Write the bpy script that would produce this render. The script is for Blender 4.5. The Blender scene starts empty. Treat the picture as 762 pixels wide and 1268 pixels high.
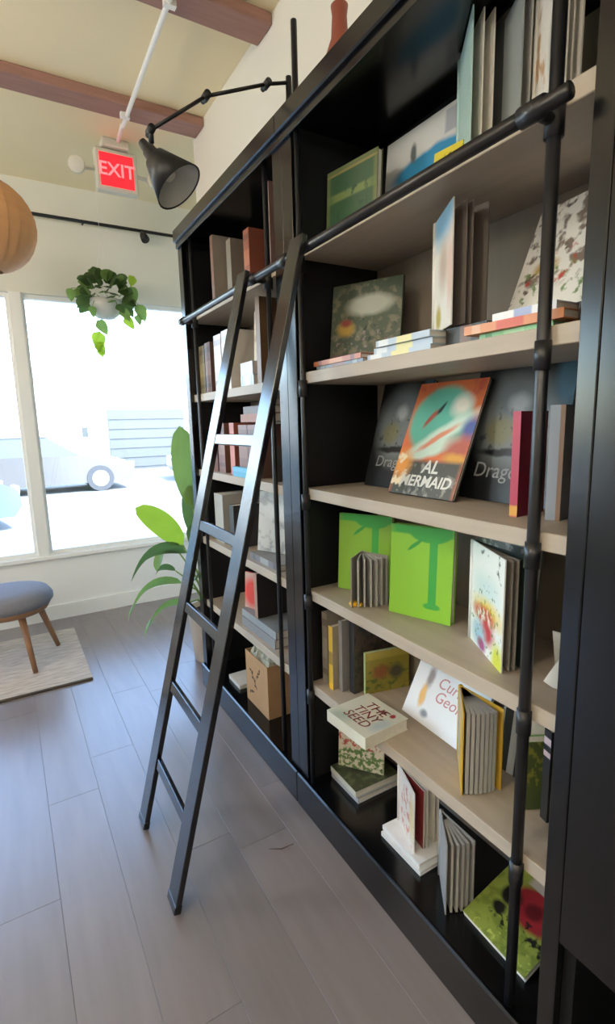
import bpy, bmesh, math, random
from mathutils import Vector, Matrix
random.seed(7)
sc = bpy.context.scene
COL = sc.collection

# ------------------------------------------------------------------ camera
cam_d = bpy.data.cameras.new('camera'); cam = bpy.data.objects.new('camera', cam_d); COL.objects.link(cam)
Xa = Vector((0.86032781, -0.10881307, 0.49799174))      # world axes seen in camera space (x right, y down, z forward)
Ya = Vector((-0.50911357, -0.13496187, 0.85005215))
Za = Xa.cross(Ya)
right = Vector((Xa[0], Ya[0], Za[0])); up = -Vector((Xa[1], Ya[1], Za[1])); back = -Vector((Xa[2], Ya[2], Za[2]))
M = Matrix((right, up, back)).transposed().to_4x4(); M.translation = Vector((0, 0, 1.4))
cam.matrix_world = M
cam_d.sensor_fit = 'VERTICAL'; cam_d.sensor_height = 36.0; cam_d.lens = 36.0 * 636.14 / 1268
cam_d.clip_start = 0.02; cam_d.clip_end = 300
sc.camera = cam

# ------------------------------------------------------------------ sky, sun, exposure
wd = bpy.data.worlds.new('sky'); sc.world = wd; wd.use_nodes = True
wt = wd.node_tree; bgn = wt.nodes['Background']
sky = wt.nodes.new('ShaderNodeTexSky'); sky.sky_type = 'NISHITA'; sky.sun_disc = False
sky.sun_elevation = math.radians(52); sky.sun_rotation = math.radians(150); sky.air_density = 1.0; sky.dust_density = 0.6; sky.ozone_density = 1.5
wt.links.new(sky.outputs[0], bgn.inputs[0]); bgn.inputs[1].default_value = 1.75
sun_d = bpy.data.lights.new('sun', 'SUN'); sun_d.energy = 8.0; sun_d.angle = math.radians(0.6); sun_d.color = (1, .95, .88)
sun = bpy.data.objects.new('sun', sun_d); COL.objects.link(sun); sun.location = (6, -10, 14)
sun.rotation_euler = (Vector((-0.45, 0.75, -1.0))).to_track_quat('-Z', 'Y').to_euler()
def portal(loc, sx, sy, direction):
    d = bpy.data.lights.new('window_portal', 'AREA'); d.shape = 'RECTANGLE'; d.size = sx; d.size_y = sy
    d.cycles.is_portal = True
    o = bpy.data.objects.new('window_portal', d); COL.objects.link(o); o.location = loc
    o.rotation_euler = Vector(direction).to_track_quat('-Z', 'Y').to_euler()
portal((-0.6, 4.05, 1.4), 5.0, 1.85, (0, -1, 0))
portal((-3.15, 3.335, 1.45), 1.9, 1.17, (1, 0, 0))
sc.view_settings.view_transform = 'Standard'; sc.view_settings.look = 'None'; sc.view_settings.gamma = 1.0
sc.view_settings.use_curve_mapping = False; sc.view_settings.exposure = 0.25
sc.cycles.use_denoising = True
sc.cycles.max_bounces = 10; sc.cycles.diffuse_bounces = 6; sc.cycles.sample_clamp_indirect = 6.0
FILL_W = 330.0  # power of each added, out-of-view fill globe

# ------------------------------------------------------------------ materials
def lin(h):
    if isinstance(h, (tuple, list)): return (*h[:3], 1)
    h = h.lstrip('#'); v = [int(h[i:i+2], 16) / 255 for i in (0, 2, 4)]
    return (*[c / 12.92 if c <= .04045 else ((c + .055) / 1.055) ** 2.4 for c in v], 1)
_mc = {}
def mat(name, col, rough=.6, spec=.5, var=.12, scale=12, bump=0, metal=0, stretch=None, coat=0, objvar=0):
    if name in _mc: return _mc[name]
    m = bpy.data.materials.new(name); m.use_nodes = True; nt = m.node_tree; b = nt.nodes['Principled BSDF']
    b.inputs['Roughness'].default_value = rough; b.inputs['Specular IOR Level'].default_value = spec
    b.inputs['Metallic'].default_value = metal; b.inputs['Coat Weight'].default_value = coat; b.inputs['Coat Roughness'].default_value = .15
    tc = nt.nodes.new('ShaderNodeTexCoord'); mp = nt.nodes.new('ShaderNodeMapping'); nz = nt.nodes.new('ShaderNodeTexNoise')
    nz.inputs['Scale'].default_value = scale; nz.inputs['Detail'].default_value = 4
    if stretch: mp.inputs['Scale'].default_value = stretch
    nt.links.new(tc.outputs['Object'], mp.inputs[0]); nt.links.new(mp.outputs[0], nz.inputs['Vector'])
    c = lin(col)
    mx = nt.nodes.new('ShaderNodeMix'); mx.data_type = 'RGBA'
    mx.inputs[6].default_value = (*[max(0, k * (1 - var)) for k in c[:3]], 1); mx.inputs[7].default_value = (*[min(1, k * (1 + var)) for k in c[:3]], 1)
    nt.links.new(nz.outputs['Fac'], mx.inputs[0])
    out = mx.outputs[2]
    if objvar:
        oi = nt.nodes.new('ShaderNodeObjectInfo'); hs = nt.nodes.new('ShaderNodeHueSaturation'); mr = nt.nodes.new('ShaderNodeMapRange')
        mr.inputs[3].default_value = 1 - objvar; mr.inputs[4].default_value = 1 + objvar
        nt.links.new(oi.outputs['Random'], mr.inputs[0]); nt.links.new(mr.outputs[0], hs.inputs['Value']); nt.links.new(out, hs.inputs['Color']); out = hs.outputs[0]
        ad = nt.nodes.new('ShaderNodeVectorMath'); ad.operation = 'ADD'; cm = nt.nodes.new('ShaderNodeCombineXYZ')
        ml = nt.nodes.new('ShaderNodeMath'); ml.operation = 'MULTIPLY'; ml.inputs[1].default_value = 37
        nt.links.new(oi.outputs['Random'], ml.inputs[0]); nt.links.new(ml.outputs[0], cm.inputs[2])
        nt.links.new(mp.outputs[0], ad.inputs[0]); nt.links.new(cm.outputs[0], ad.inputs[1]); nt.links.new(ad.outputs[0], nz.inputs['Vector'])
    nt.links.new(out, b.inputs['Base Color'])
    if bump:
        bp = nt.nodes.new('ShaderNodeBump'); bp.inputs['Strength'].default_value = bump; bp.inputs['Distance'].default_value = .004
        nt.links.new(nz.outputs['Fac'], bp.inputs['Height']); nt.links.new(bp.outputs[0], b.inputs['Normal'])
    _mc[name] = m; return m
def glow(name, col, strength):
    m = mat(name, col, .5); b = m.node_tree.nodes['Principled BSDF']
    b.inputs['Emission Color'].default_value = lin(col); b.inputs['Emission Strength'].default_value = strength
    return m
def art(name, base, layers, rough=.35, wob=.05, wscale=5):
    """flat printed picture: layers drawn over a base colour in the face's own UV space"""
    if name in _mc: return _mc[name]
    m = bpy.data.materials.new(name); m.use_nodes = True; nt = m.node_tree; N = nt.nodes; L = nt.links; b = N['Principled BSDF']
    b.inputs['Roughness'].default_value = rough
    tc = N.new('ShaderNodeTexCoord'); uv = tc.outputs['UV']
    nz = N.new('ShaderNodeTexNoise'); nz.inputs['Scale'].default_value = wscale; L.new(uv, nz.inputs['Vector'])
    s = N.new('ShaderNodeVectorMath'); s.operation = 'SUBTRACT'; s.inputs[1].default_value = (.5, .5, .5); L.new(nz.outputs['Color'], s.inputs[0])
    k = N.new('ShaderNodeVectorMath'); k.operation = 'SCALE'; k.inputs['Scale'].default_value = wob; L.new(s.outputs[0], k.inputs[0])
    a = N.new('ShaderNodeVectorMath'); a.operation = 'ADD'; L.new(uv, a.inputs[0]); L.new(k.outputs[0], a.inputs[1]); wuv = a.outputs[0]
    cur = None
    def mixin(fac, col):
        nonlocal cur
        mx = N.new('ShaderNodeMix'); mx.data_type = 'RGBA'
        L.new(fac, mx.inputs[0])
        if cur is None: mx.inputs[6].default_value = lin(base)
        else: L.new(cur, mx.inputs[6])
        mx.inputs[7].default_value = lin(col); cur = mx.outputs[2]
    for ly in layers:
        kind = ly[0]
        if kind in ('ell', 'rect'):
            cx, cy, rx, ry, col = ly[1:6]; soft = ly[6] if len(ly) > 6 else .08; ang = ly[7] if len(ly) > 7 else 0
            d = N.new('ShaderNodeVectorMath'); d.operation = 'SUBTRACT'; d.inputs[1].default_value = (cx, cy, 0)
            L.new(wuv if kind == 'ell' or wob > .2 else uv, d.inputs[0])
            ds = d.outputs[0]
            if ang:
                vr = N.new('ShaderNodeVectorRotate'); vr.rotation_type = 'Z_AXIS'; vr.inputs['Angle'].default_value = -math.radians(ang); L.new(ds, vr.inputs['Vector']); ds = vr.outputs[0]
            q = N.new('ShaderNodeVectorMath'); q.operation = 'MULTIPLY'; q.inputs[1].default_value = (1 / rx, 1 / ry, 0); L.new(ds, q.inputs[0])
            mr = N.new('ShaderNodeMapRange'); mr.inputs[1].default_value = 1 + soft; mr.inputs[2].default_value = 1 - soft
            if kind == 'ell':
                ln = N.new('ShaderNodeVectorMath'); ln.operation = 'LENGTH'; L.new(q.outputs[0], ln.inputs[0]); L.new(ln.outputs['Value'], mr.inputs[0])
            else:
                ab = N.new('ShaderNodeVectorMath'); ab.operation = 'ABSOLUTE'; L.new(q.outputs[0], ab.inputs[0])
                sp = N.new('ShaderNodeSeparateXYZ'); L.new(ab.outputs[0], sp.inputs[0])
                mm = N.new('ShaderNodeMath'); mm.operation = 'MAXIMUM'; L.new(sp.outputs[0], mm.inputs[0]); L.new(sp.outputs[1], mm.inputs[1]); L.new(mm.outputs[0], mr.inputs[0])
            mixin(mr.outputs[0], col)
        elif kind == 'spk':      # speckles: scale, threshold, colour, (cx,cy,rx,ry) region
            _, scl, thr, col, reg = ly
            n2 = N.new('ShaderNodeTexNoise'); n2.inputs['Scale'].default_value = scl * 1.25; n2.inputs['Detail'].default_value = 3
            of = N.new('ShaderNodeVectorMath'); of.operation = 'ADD'; of.inputs[1].default_value = (scl * 3.1, thr * 17, 0); L.new(uv, of.inputs[0]); L.new(of.outputs[0], n2.inputs['Vector'])
            mr = N.new('ShaderNodeMapRange'); mr.inputs[1].default_value = thr; mr.inputs[2].default_value = thr + .09; L.new(n2.outputs['Fac'], mr.inputs[0])
            cx, cy, rx, ry = reg
            d = N.new('ShaderNodeVectorMath'); d.operation = 'SUBTRACT'; d.inputs[1].default_value = (cx, cy, 0); L.new(wuv, d.inputs[0])
            q = N.new('ShaderNodeVectorMath'); q.operation = 'MULTIPLY'; q.inputs[1].default_value = (1 / rx, 1 / ry, 0); L.new(d.outputs[0], q.inputs[0])
            ln = N.new('ShaderNodeVectorMath'); ln.operation = 'LENGTH'; L.new(q.outputs[0], ln.inputs[0])
            m2 = N.new('ShaderNodeMapRange'); m2.inputs[1].default_value = 1.05; m2.inputs[2].default_value = .9; L.new(ln.outputs['Value'], m2.inputs[0])
            mu = N.new('ShaderNodeMath'); mu.operation = 'MULTIPLY'; L.new(mr.outputs[0], mu.inputs[0]); L.new(m2.outputs[0], mu.inputs[1])
            mixin(mu.outputs[0], col)
    L.new(cur, b.inputs['Base Color'])
    _mc[name] = m; return m

# ------------------------------------------------------------------ mesh helpers
def link(name, me, m=None, parent=None):
    o = bpy.data.objects.new(name, me); COL.objects.link(o)
    if m is not None and me is not None:
        for x in (m if isinstance(m, (list, tuple)) else [m]): me.materials.append(x)
    if parent is not None: o.parent = parent
    return o
def fin(bm, name, m, parent=None, smooth=False):
    bmesh.ops.recalc_face_normals(bm, faces=bm.faces)
    me = bpy.data.meshes.new(name)
    if smooth:
        for f in bm.faces: f.smooth = True
    bm.to_mesh(me); bm.free()
    return link(name, me, m, parent)
def bx(bm, lo, hi, bev=0, rot=None):
    g = bmesh.ops.create_cube(bm, size=1); vs = g['verts']
    c = [(a + b) / 2 for a, b in zip(lo, hi)]; s = [abs(b - a) for a, b in zip(lo, hi)]
    for v in vs: v.co = Vector((v.co.x * s[0] + c[0], v.co.y * s[1] + c[1], v.co.z * s[2] + c[2]))
    if bev:
        es = list({e for v in vs for e in v.link_edges})
        bmesh.ops.bevel(bm, geom=es, offset=bev, segments=1, affect='EDGES')
def box(name, lo, hi, m, parent=None, bev=0):
    bm = bmesh.new(); bx(bm, lo, hi, bev); return fin(bm, name, m, parent)
def frame_of(d):
    d = d.normalized(); a = Vector((0, 0, 1)) if abs(d.z) < .9 else Vector((1, 0, 0))
    u = d.cross(a).normalized(); return u, d.cross(u).normalized()
def tb(bm, pts, r, n=10, cap=True):
    """tube along points; r a number or one per point"""
    pts = [Vector(p) for p in pts]; rings = []
    for i, p in enumerate(pts):
        d = (pts[min(i + 1, len(pts) - 1)] - pts[max(i - 1, 0)])
        if i == 0: u, v = frame_of(d)
        else:
            d.normalize(); u = (u - d * u.dot(d)).normalized(); v = d.cross(u)
        rr = r[i] if isinstance(r, (list, tuple)) else r
        rings.append([bm.verts.new(p + (u * math.cos(2 * math.pi * k / n) + v * math.sin(2 * math.pi * k / n)) * rr) for k in range(n)])
    for a, b in zip(rings, rings[1:]):
        for k in range(n): bm.faces.new((a[k], a[(k + 1) % n], b[(k + 1) % n], b[k]))
    if cap: bm.faces.new(rings[0][::-1]); bm.faces.new(rings[-1])
def tube(name, pts, r, m, parent=None, n=10):
    bm = bmesh.new(); tb(bm, pts, r, n); return fin(bm, name, m, parent, True)
def lathe(name, prof, m, parent=None, n=24, at=(0, 0, 0)):
    bm = bmesh.new(); rings = []
    for r, z in prof:
        if r < 1e-5: rings.append([bm.verts.new((at[0], at[1], at[2] + z))])
        else: rings.append([bm.verts.new((at[0] + r * math.cos(2 * math.pi * k / n), at[1] + r * math.sin(2 * math.pi * k / n), at[2] + z)) for k in range(n)])
    for a, b in zip(rings, rings[1:]):
        for k in range(n):
            k2 = (k + 1) % n
            if len(a) == 1 and len(b) == 1: continue
            if len(a) == 1: bm.faces.new((a[0], b[k2], b[k]))
            elif len(b) == 1: bm.faces.new((a[k], a[k2], b[0]))
            else: bm.faces.new((a[k], a[k2], b[k2], b[k]))
    return fin(bm, name, m, parent, True)
def tag(o, label=None, cat=None, group=None, kind=None):
    if label: o['label'] = label
    if cat: o['category'] = cat
    if group: o['group'] = group
    if kind: o['kind'] = kind
    return o
def thing(name, label, cat, loc=(0, 0, 0), rz=0, group=None):
    o = link(name, None); o.location = loc; o.rotation_euler = (0, 0, rz); o.empty_display_size = .05
    return tag(o, label, cat, group)
def lettering(name, body, size, m, parent, loc, rot=(math.pi / 2, 0, 0), align='CENTER', ext=.0002, shear=0, bold=0):
    cu = bpy.data.curves.new(name, 'FONT'); cu.body = body; cu.size = size; cu.align_x = align; cu.align_y = 'CENTER'; cu.extrude = ext; cu.shear = shear; cu.offset = bold; cu.resolution_u = 3
    cu.space_line = .85
    t = bpy.data.objects.new('tmp', cu); COL.objects.link(t)
    dg = bpy.context.evaluated_depsgraph_get(); me = bpy.data.meshes.new_from_object(t.evaluated_get(dg))
    bpy.data.objects.remove(t); me.materials.clear()
    o = link(name, me, m, parent); o.location = loc; o.rotation_euler = rot; return o

# ------------------------------------------------------------------ common materials
M_wall = mat('painted_wall', '#e2e1d6', .8, .3, .03, 3)
M_white = mat('white_trim_paint', '#eeeeea', .5, .4, .03, 4)
M_ceil = mat('cream_ceiling', '#f0e2be', .85, .2, .05, 2)
M_beam = mat('brown_beam_wood', '#9c766b', .6, .3, .25, 6, .3, stretch=(1, 8, 8))
M_plank = mat('floor_plank_wood', '#807877', .30, 1.0, .22, 5, .03, stretch=(5, .6, 1), objvar=.07)
M_gap = mat('floor_underlay', '#6c6158', .7)
M_black = mat('black_cabinet_paint', '#08090b', .2, .6, .15, 30, .01)
M_blackin = mat('black_cabinet_inside', '#090a0d', .5, .4, .15, 30)
M_shelf = mat('limed_oak_shelf', '#aea292', .5, .4, .16, 7, .1, stretch=(6, .6, 6))
M_backw = mat('taupe_back_board', '#8b8072', .6, .3, .12, 6, .05, stretch=(1, 6, .6))
M_pipe = mat('black_steel_pipe', '#1b1c20', .32, .5, .1, 40, metal=.0)
M_iron = mat('black_iron', '#131416', .45, .5, .1, 40)
M_pages = mat('paper_page_edges', '#d9d5ca', .8, .2, .1, 60, stretch=(1, 1, 1))
M_greyp = mat('grey_board_pages', '#a9a8a3', .7, .3, .08, 40)
def flat(hexc, rough=.45): return mat('cloth_' + hexc.strip('#'), hexc, rough, .4, .1, 25)
def glass_mat():
    m = bpy.data.materials.new('window_glass'); m.use_nodes = True; nt = m.node_tree; nt.nodes.clear()
    o = nt.nodes.new('ShaderNodeOutputMaterial'); mx = nt.nodes.new('ShaderNodeMixShader'); fr = nt.nodes.new('ShaderNodeFresnel'); fr.inputs[0].default_value = 1.3
    tr = nt.nodes.new('ShaderNodeBsdfTransparent'); tr.inputs[0].default_value = (.97, .985, .98, 1); gl = nt.nodes.new('ShaderNodeBsdfGlossy'); gl.inputs['Roughness'].default_value = .02
    nt.links.new(fr.outputs[0], mx.inputs[0]); nt.links.new(tr.outputs[0], mx.inputs[1]); nt.links.new(gl.outputs[0], mx.inputs[2]); nt.links.new(mx.outputs[0], o.inputs[0]); return m
M_glass = glass_mat()

# ------------------------------------------------------------------ the room
XL, XR, XR2, YB, YF, ZC = -3.2, 1.16, 1.95, -3.4, 4.12, 3.03
def S(o): return tag(o, kind='structure')
fl = S(box('floor', (XL - .2, YB - .2, -.12), (XR2 + .2, YF + .2, -.012), M_gap))
PW, PL = .178, 1.22
pm = None
bm = bmesh.new(); bx(bm, (-PW / 2 + .0003, -PL / 2 + .0003, -.012), (PW / 2 - .0003, PL / 2 - .0003, 0), .0006)
bmesh.ops.recalc_face_normals(bm, faces=bm.faces); pm = bpy.data.meshes.new('plank'); bm.to_mesh(pm); bm.free(); pm.materials.append(M_plank)
ix = 0; x = XL + PW / 2
while x < XR2 + .1:
    off = random.uniform(0, PL); y = YB - off + PL / 2
    while y < YF + PL / 2:
        lo, hi = max(y - PL / 2, YB), min(y + PL / 2, YF)
        if hi - lo > .03:
            o = bpy.data.objects.new('plank', pm); COL.objects.link(o); o.parent = fl
            o.location = (x, (lo + hi) / 2, 0); o.scale = (1, (hi - lo) / PL, 1)
        y += PL
    x += PW
ce = S(box('ceiling', (XL - .2, YB - .2, ZC), (XR2 + .2, YF + .2, ZC + .15), M_ceil))
for yb in (2.915, 2.10, 1.285, .47, -.345, -1.16, -1.975, -2.79):
    box('beam', (XL, yb, 2.983), (1.125, yb + .14, ZC), M_beam, ce, .006)
S(box('wall_right', (XR, YB, 0), (XR + .25, 3.12, ZC), M_wall))
S(box('wall_alcove', (XR2, 3.0, 0), (XR2 + .15, YF, ZC), M_wall))
box('return', (XR + .25, 3.0, 0), (XR2, 3.12, ZC), M_wall, bpy.data.objects['wall_right'])
# soffit above the bookcase stands a little proud of the wall
box('soffit', (1.125, YB, 2.42), (XR, 3.10, ZC), M_wall, bpy.data.objects['wall_right'])
S(box('wall_back', (XL, YB - .15, 0), (XR2, YB, ZC), M_wall))
ZS, ZT = .49, 2.31
wf = S(box('wall_front', (XL, YF, ZT), (XR2, YF + .16, ZC), M_wall))
box('sill_panel', (XL, YF, 0), (XR2, YF + .16, ZS - .03), M_white, wf)
S(box('baseboard_front', (XL, YF - .018, .0), (XR2, YF, .11), M_white))
box('sill', (XL, YF - .03, ZS - .03), (XR2, YF + .18, ZS), M_white, wf, .004)
mull = (-2.95, -1.38, .18, 1.75)
for i, (a, b) in enumerate(zip(mull, mull[1:])):
    w = S(link(f'window_{i+1}', None)); w.location = ((a + b) / 2, YF, ZS)
    cx = (a + b) / 2; hw = (b - a) / 2
    bm = bmesh.new(); t = .028
    for lo, hi in (((-hw + .03, .03, 0), (-hw + .03 + t, .09, ZT - ZS)), ((hw - .03 - t, .03, 0), (hw - .03, .09, ZT - ZS)), ((-hw + .03 + t, .03, 0), (hw - .03 - t, .09, t)), ((-hw + .03 + t, .03, ZT - ZS - t), (hw - .03 - t, .09, ZT - ZS))): bx(bm, lo, hi)
    fin(bm, 'window_frame', M_white, w)
    box('pane', (-hw + .03 + t, .056, t), (hw - .03 - t, .062, ZT - ZS - t), M_glass, w)
for i, xm in enumerate(mull):
    box('mullion', (xm - .037, YF - .012, ZS), (xm + .037, YF + .12, ZT), M_white, wf)
box('pier', (XL, YF, ZS), (mull[0] - .03, YF + .16, ZT), M_wall, wf); box('pier', (mull[-1] + .03, YF, ZS), (XR2, YF + .16, ZT), M_wall, wf)
box('parapet', (XL - .2, YF + .16, 2.9), (XR2 + .2, YF + .34, 4.7), M_wall, wf)  # unseen upper edge, added to lengthen the building's shadow over the sidewalk
wl = S(box('wall_left', (XL - .15, YB, 0), (XL, 2.75, ZC), M_wall))
box('pier', (XL - .15, 3.92, 0), (XL, YF + .16, ZC), M_wall, wl); box('sill_panel', (XL - .15, 2.75, 0), (XL, 3.92, .5), M_wall, wl); box('header', (XL - .15, 2.75, 2.4), (XL, 3.92, ZC), M_wall, wl)
w = S(link('window_4', None)); w.location = (XL, 3.335, .5)
bm = bmesh.new()
for lo, hi in (((-.1, -.585, 0), (-.03, -.545, 1.9)), ((-.1, .545, 0), (-.03, .585, 1.9)), ((-.1, -.545, 0), (-.03, .545, .04)), ((-.1, -.545, 1.86), (-.03, .545, 1.9))): bx(bm, lo, hi)
fin(bm, 'window_frame', M_white, w); box('pane', (-.07, -.545, .04), (-.064, .545, 1.86), M_glass, w)
for lb, lx, ly in (('added fill globe on the left, nearest the window', -1.15, 2.45), ('added fill globe over the floor before the bookcase', -1.45, .45), ('added fill globe beside the left wall', -2.3, .4), ('added fill globe behind the camera, nearer the bookcase wall', -1.0, -1.5), ('added fill globe behind the camera, nearer the left wall', -2.1, -1.6)):  # invented globes out of view, added to brighten the room and ceiling
    t = thing('fill_globe', lb, 'lamp', (lx, ly, 2.45), group='added fill globes')
    lathe('globe', [(.12 * math.sin(math.pi * k / 12), -.12 * math.cos(math.pi * k / 12)) for k in range(13)], glow('fill_glow', '#ffe9cc', 3.0), t, 20)
    tube('stem', [(0, 0, .115), (0, 0, .47)], .007, M_white, t, 8); lathe('ceiling_rose', [(0, .46), (.05, .465), (.05, .48), (0, .48)], M_white, t, 16)
    d = bpy.data.lights.new('fill_light', 'POINT'); d.shadow_soft_size = .125; d.energy = FILL_W; d.color = (1, .92, .81)
    o = bpy.data.objects.new('fill_light', d); COL.objects.link(o); o.parent = t

# ------------------------------------------------------------------ bookcases
SX, XBK = .84, 1.14           # shelf front edge, back board
ZSH = (1.925, 1.555, 1.19, .845, .505)
def bookcase(name, label, y0, y1, stile_lo, stile_hi, zoff=0):
    """y0..y1 outer; stile widths at the near (low y) and far (high y) ends"""
    t = thing(name, label, 'bookcase', (SX, (y0 + y1) / 2, 0), group='black library bookcases')
    ox, oy = SX, (y0 + y1) / 2
    def b(n, lo, hi, m, bev=0): return box(n, (lo[0] - ox, lo[1] - oy, lo[2]), (hi[0] - ox, hi[1] - oy, hi[2]), m, t, bev)
    i0, i1 = y0 + stile_lo, y1 - stile_hi
    b('stile', (.82, y0, .125), (.845, i0, 2.25), M_black, .002); b('stile', (.82, i1, .125), (.845, y1, 2.25), M_black, .002)
    b('side_panel', (.845, i0 - .02, .125), (XBK, i0, 2.25), M_blackin); b('side_panel', (.845, i1, .125), (XBK, i1 + .02, 2.25), M_blackin)
    b('back_panel', (XBK, y0, .06), (XR - .002, y1, ZSH[0] - .035), M_backw); b('top_back_panel', (XBK, y0, ZSH[0] - .035), (XR - .002, y1, 2.25), M_blackin)
    b('bottom_shelf', (.82, y0, .06), (XBK, y1, .125), M_black)
    b('plinth', (.806, y0, 0), (.82, y1, .129), M_black, .005)
    b('cornice', (.80, y0, 2.25), (XR - .002, y1, 2.305), M_black, .004)
    b('cornice_strip', (.812, y0, 2.225), (.82, y1, 2.25), M_black, .001)
    for z in ZSH: b('shelf', (SX, i0, z - .035 + zoff), (XBK, i1, z + zoff), M_shelf, .0015)
    return t
bookcase('bookcase', 'tall black bookcase nearest the camera, its limed oak shelves full of picture books', .485, 1.505, .035, .06)
bookcase('bookcase', 'tall black bookcase behind the ladder, beside the potted plant', 1.505, 2.56, .06, .055, -.008)
# cupboard at the right border: tall flat door over an open dark recess
cu = thing('cupboard', 'tall flat black cupboard at the right end of the bookcases, above an open recess', 'cupboard', (.82, 0, 0))
box('door', (0, -.75, .40), (.022, .484, 2.25), M_black, cu, .002)
box('cornice', (-.02, -.75, 2.25), (.335, .484, 2.305), M_black, cu)
box('recess_back', (.30, -.75, 0), (.318, .484, .40), M_blackin, cu)
box('side_panel', (.022, .46, .0), (.30, .484, .40), M_blackin, cu)
box('recess_top', (.022, -.75, .385), (.30, .46, .40), M_blackin, cu)
box('plinth', (.02, -.75, 0), (.30, .46, .03), M_blackin, cu)

# ladder rail on posts
lr = thing('ladder_rail', 'black steel pipe rail with upright posts across the front of both bookcases', 'rail', (.83, 1.5, .125))
RZ, RX = 1.873, .778
def rl(p): return (p[0] - .83, p[1] - 1.5, p[2] - .125)
tube('rail', [rl((RX, .53, RZ)), rl((RX, 2.44, RZ))], .0125, M_pipe, lr, 12)
for yy, ztop, px in ((.592, 2.45, .832), (1.428, 2.51, .832), (1.648, 2.24, .835), (2.42, 2.24, .835)):
    zt = ztop
    tube('post', [rl((px, yy, .126)), rl((px, yy, zt))], .0115 if yy < 1 else .009, M_pipe, lr, 12)
    bm = bmesh.new(); tb(bm, [rl((px, yy, RZ)), rl((RX, yy, RZ))], .010, 10); tb(bm, [rl((RX, yy - .022, RZ)), rl((RX, yy + .022, RZ))], .0165, 12); tb(bm, [rl((px, yy, RZ - .025)), rl((px, yy, RZ + .025))], .016, 12)
    fin(bm, 'bracket', M_pipe, lr, True)
    if yy < 1.5:
        for zz in (1.50, 1.14, .80, .455):
            tube('collar', [rl((px, yy, zz - .02)), rl((px, yy, zz + .03))], .0145, M_pipe, lr, 12)

# ------------------------------------------------------------------ ladder
M_lad = mat('black_ladder_lacquer', '#111215', .2, .6, .1, 30, coat=.2)
la = thing('library_ladder', 'black wooden library ladder with five rungs leaning on the bookcase rail', 'ladder', (.29, 1.51, 0))
top = Vector((.762, 0, 1.90)); foot = Vector((.29, 0, 0)); dr = (top - foot).normalized(); nrm = Vector((-dr.z, 0, dr.x))
def ladder_bar(name, p, q, wy, d, n):
    bm = bmesh.new(); p = Vector(p); q = Vector(q); ax = (q - p).normalized(); s = n.cross(ax).normalized()
    vs = []
    for e in (p, q):
        for a, b in ((-1, -1), (1, -1), (1, 1), (-1, 1)): vs.append(bm.verts.new(e + s * a * wy / 2 + n * b * d / 2))
    for f in ((0, 1, 2, 3), (7, 6, 5, 4), (0, 4, 5, 1), (1, 5, 6, 2), (2, 6, 7, 3), (3, 7, 4, 0)): bm.faces.new([vs[i] for i in f])
    bmesh.ops.bevel(bm, geom=list(bm.edges), offset=.002, segments=1, affect='EDGES')
    return fin(bm, name, M_lad, la)
for sy in (-.178, .195):
    f = foot - Vector((.29, 0, 0)) + Vector((0, sy, .012)); t = top - Vector((.29, 0, 0)) + Vector((0, sy - .02, 0))
    ladder_bar('side_rail', f, t, .072, .018, nrm)
    ladder_bar('rubber_foot', f + dr * -.005, f + dr * .022, .075, .021, nrm)
    hk = [(t.x - .005, t.y, t.z - .03)] + [(RX - .29 + .024 * math.cos(a), t.y, RZ + .024 * math.sin(a)) for a in [math.pi - k * math.pi / 5 for k in range(6)]]
    tube('hook', hk, .006, M_iron, la, 8)
for z in (1.352, 1.066, .790, .517, .245):
    k = (z - foot.z) / (top.z - foot.z); c = foot.lerp(top, k) - Vector((.29, 0, 0)); dy = -.02 * k
    ladder_bar('rung', c + Vector((0, -.145 + dy, 0)), c + Vector((0, .162 + dy, 0)), .034, .016, nrm)

# ------------------------------------------------------------------ books
def book(label, BL, BR, z, H, lean=0, t=.012, cover='#333333', front=None, spine=None, pages=None, name='picture_book', roll=0, group=None, soft=False):
    BL = Vector((*BL, 0)); BR = Vector((*BR, 0)); u = BR - BL; w = u.length; u.normalize(); nb = Vector((-u.y, u.x, 0))
    l = math.radians(lean)
    th = link(name, None); tag(th, label, 'book', group)
    mid = (BL + BR) / 2
    piv = mid + nb * t * math.cos(l)
    if lean > 80: piv = mid
    th.matrix_world = Matrix.Translation((piv.x, piv.y, z)) @ Matrix.Rotation(math.atan2(u.y, u.x), 4, 'Z') @ Matrix.Rotation(-l, 4, 'X') @ Matrix.Rotation(math.radians(roll), 4, 'Y')
    c = .0022 if not soft else .0008
    cm = flat(cover); mats = [cm, front or cm, spine or cm]
    bm = bmesh.new(); uvl = bm.loops.layers.uv.new('UVMap')
    bx(bm, (-w / 2, -t, 0), (w / 2, -t + c, H)); bx(bm, (-w / 2, -c, 0), (w / 2, 0, H)); bx(bm, (-w / 2, -t + c, 0), (-w / 2 + c, -c, H))
    bmesh.ops.recalc_face_normals(bm, faces=bm.faces)
    for f in bm.faces:
        ce_ = f.calc_center_median()
        if f.normal.y < -.9 and ce_.y < -t + c * .3:
            f.material_index = 1
            for lp in f.loops: lp[uvl].uv = (lp.vert.co.x / w + .5, lp.vert.co.z / H)
        elif f.normal.x < -.9 and ce_.x < -w / 2 + c * .3:
            f.material_index = 2
            for lp in f.loops: lp[uvl].uv = (-lp.vert.co.y / t, lp.vert.co.z / H)
    me = bpy.data.meshes.new('cover'); bm.to_mesh(me); bm.free(); link('cover', me, mats, th)
    ins = .003 if not soft else .0005
    box('pages', (-w / 2 + c, -t + c, ins), (w / 2 - ins, -c, H - ins), pages or M_pages, th)
    th['w'] = w; th['t'] = t; th['H'] = H
    return th
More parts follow.
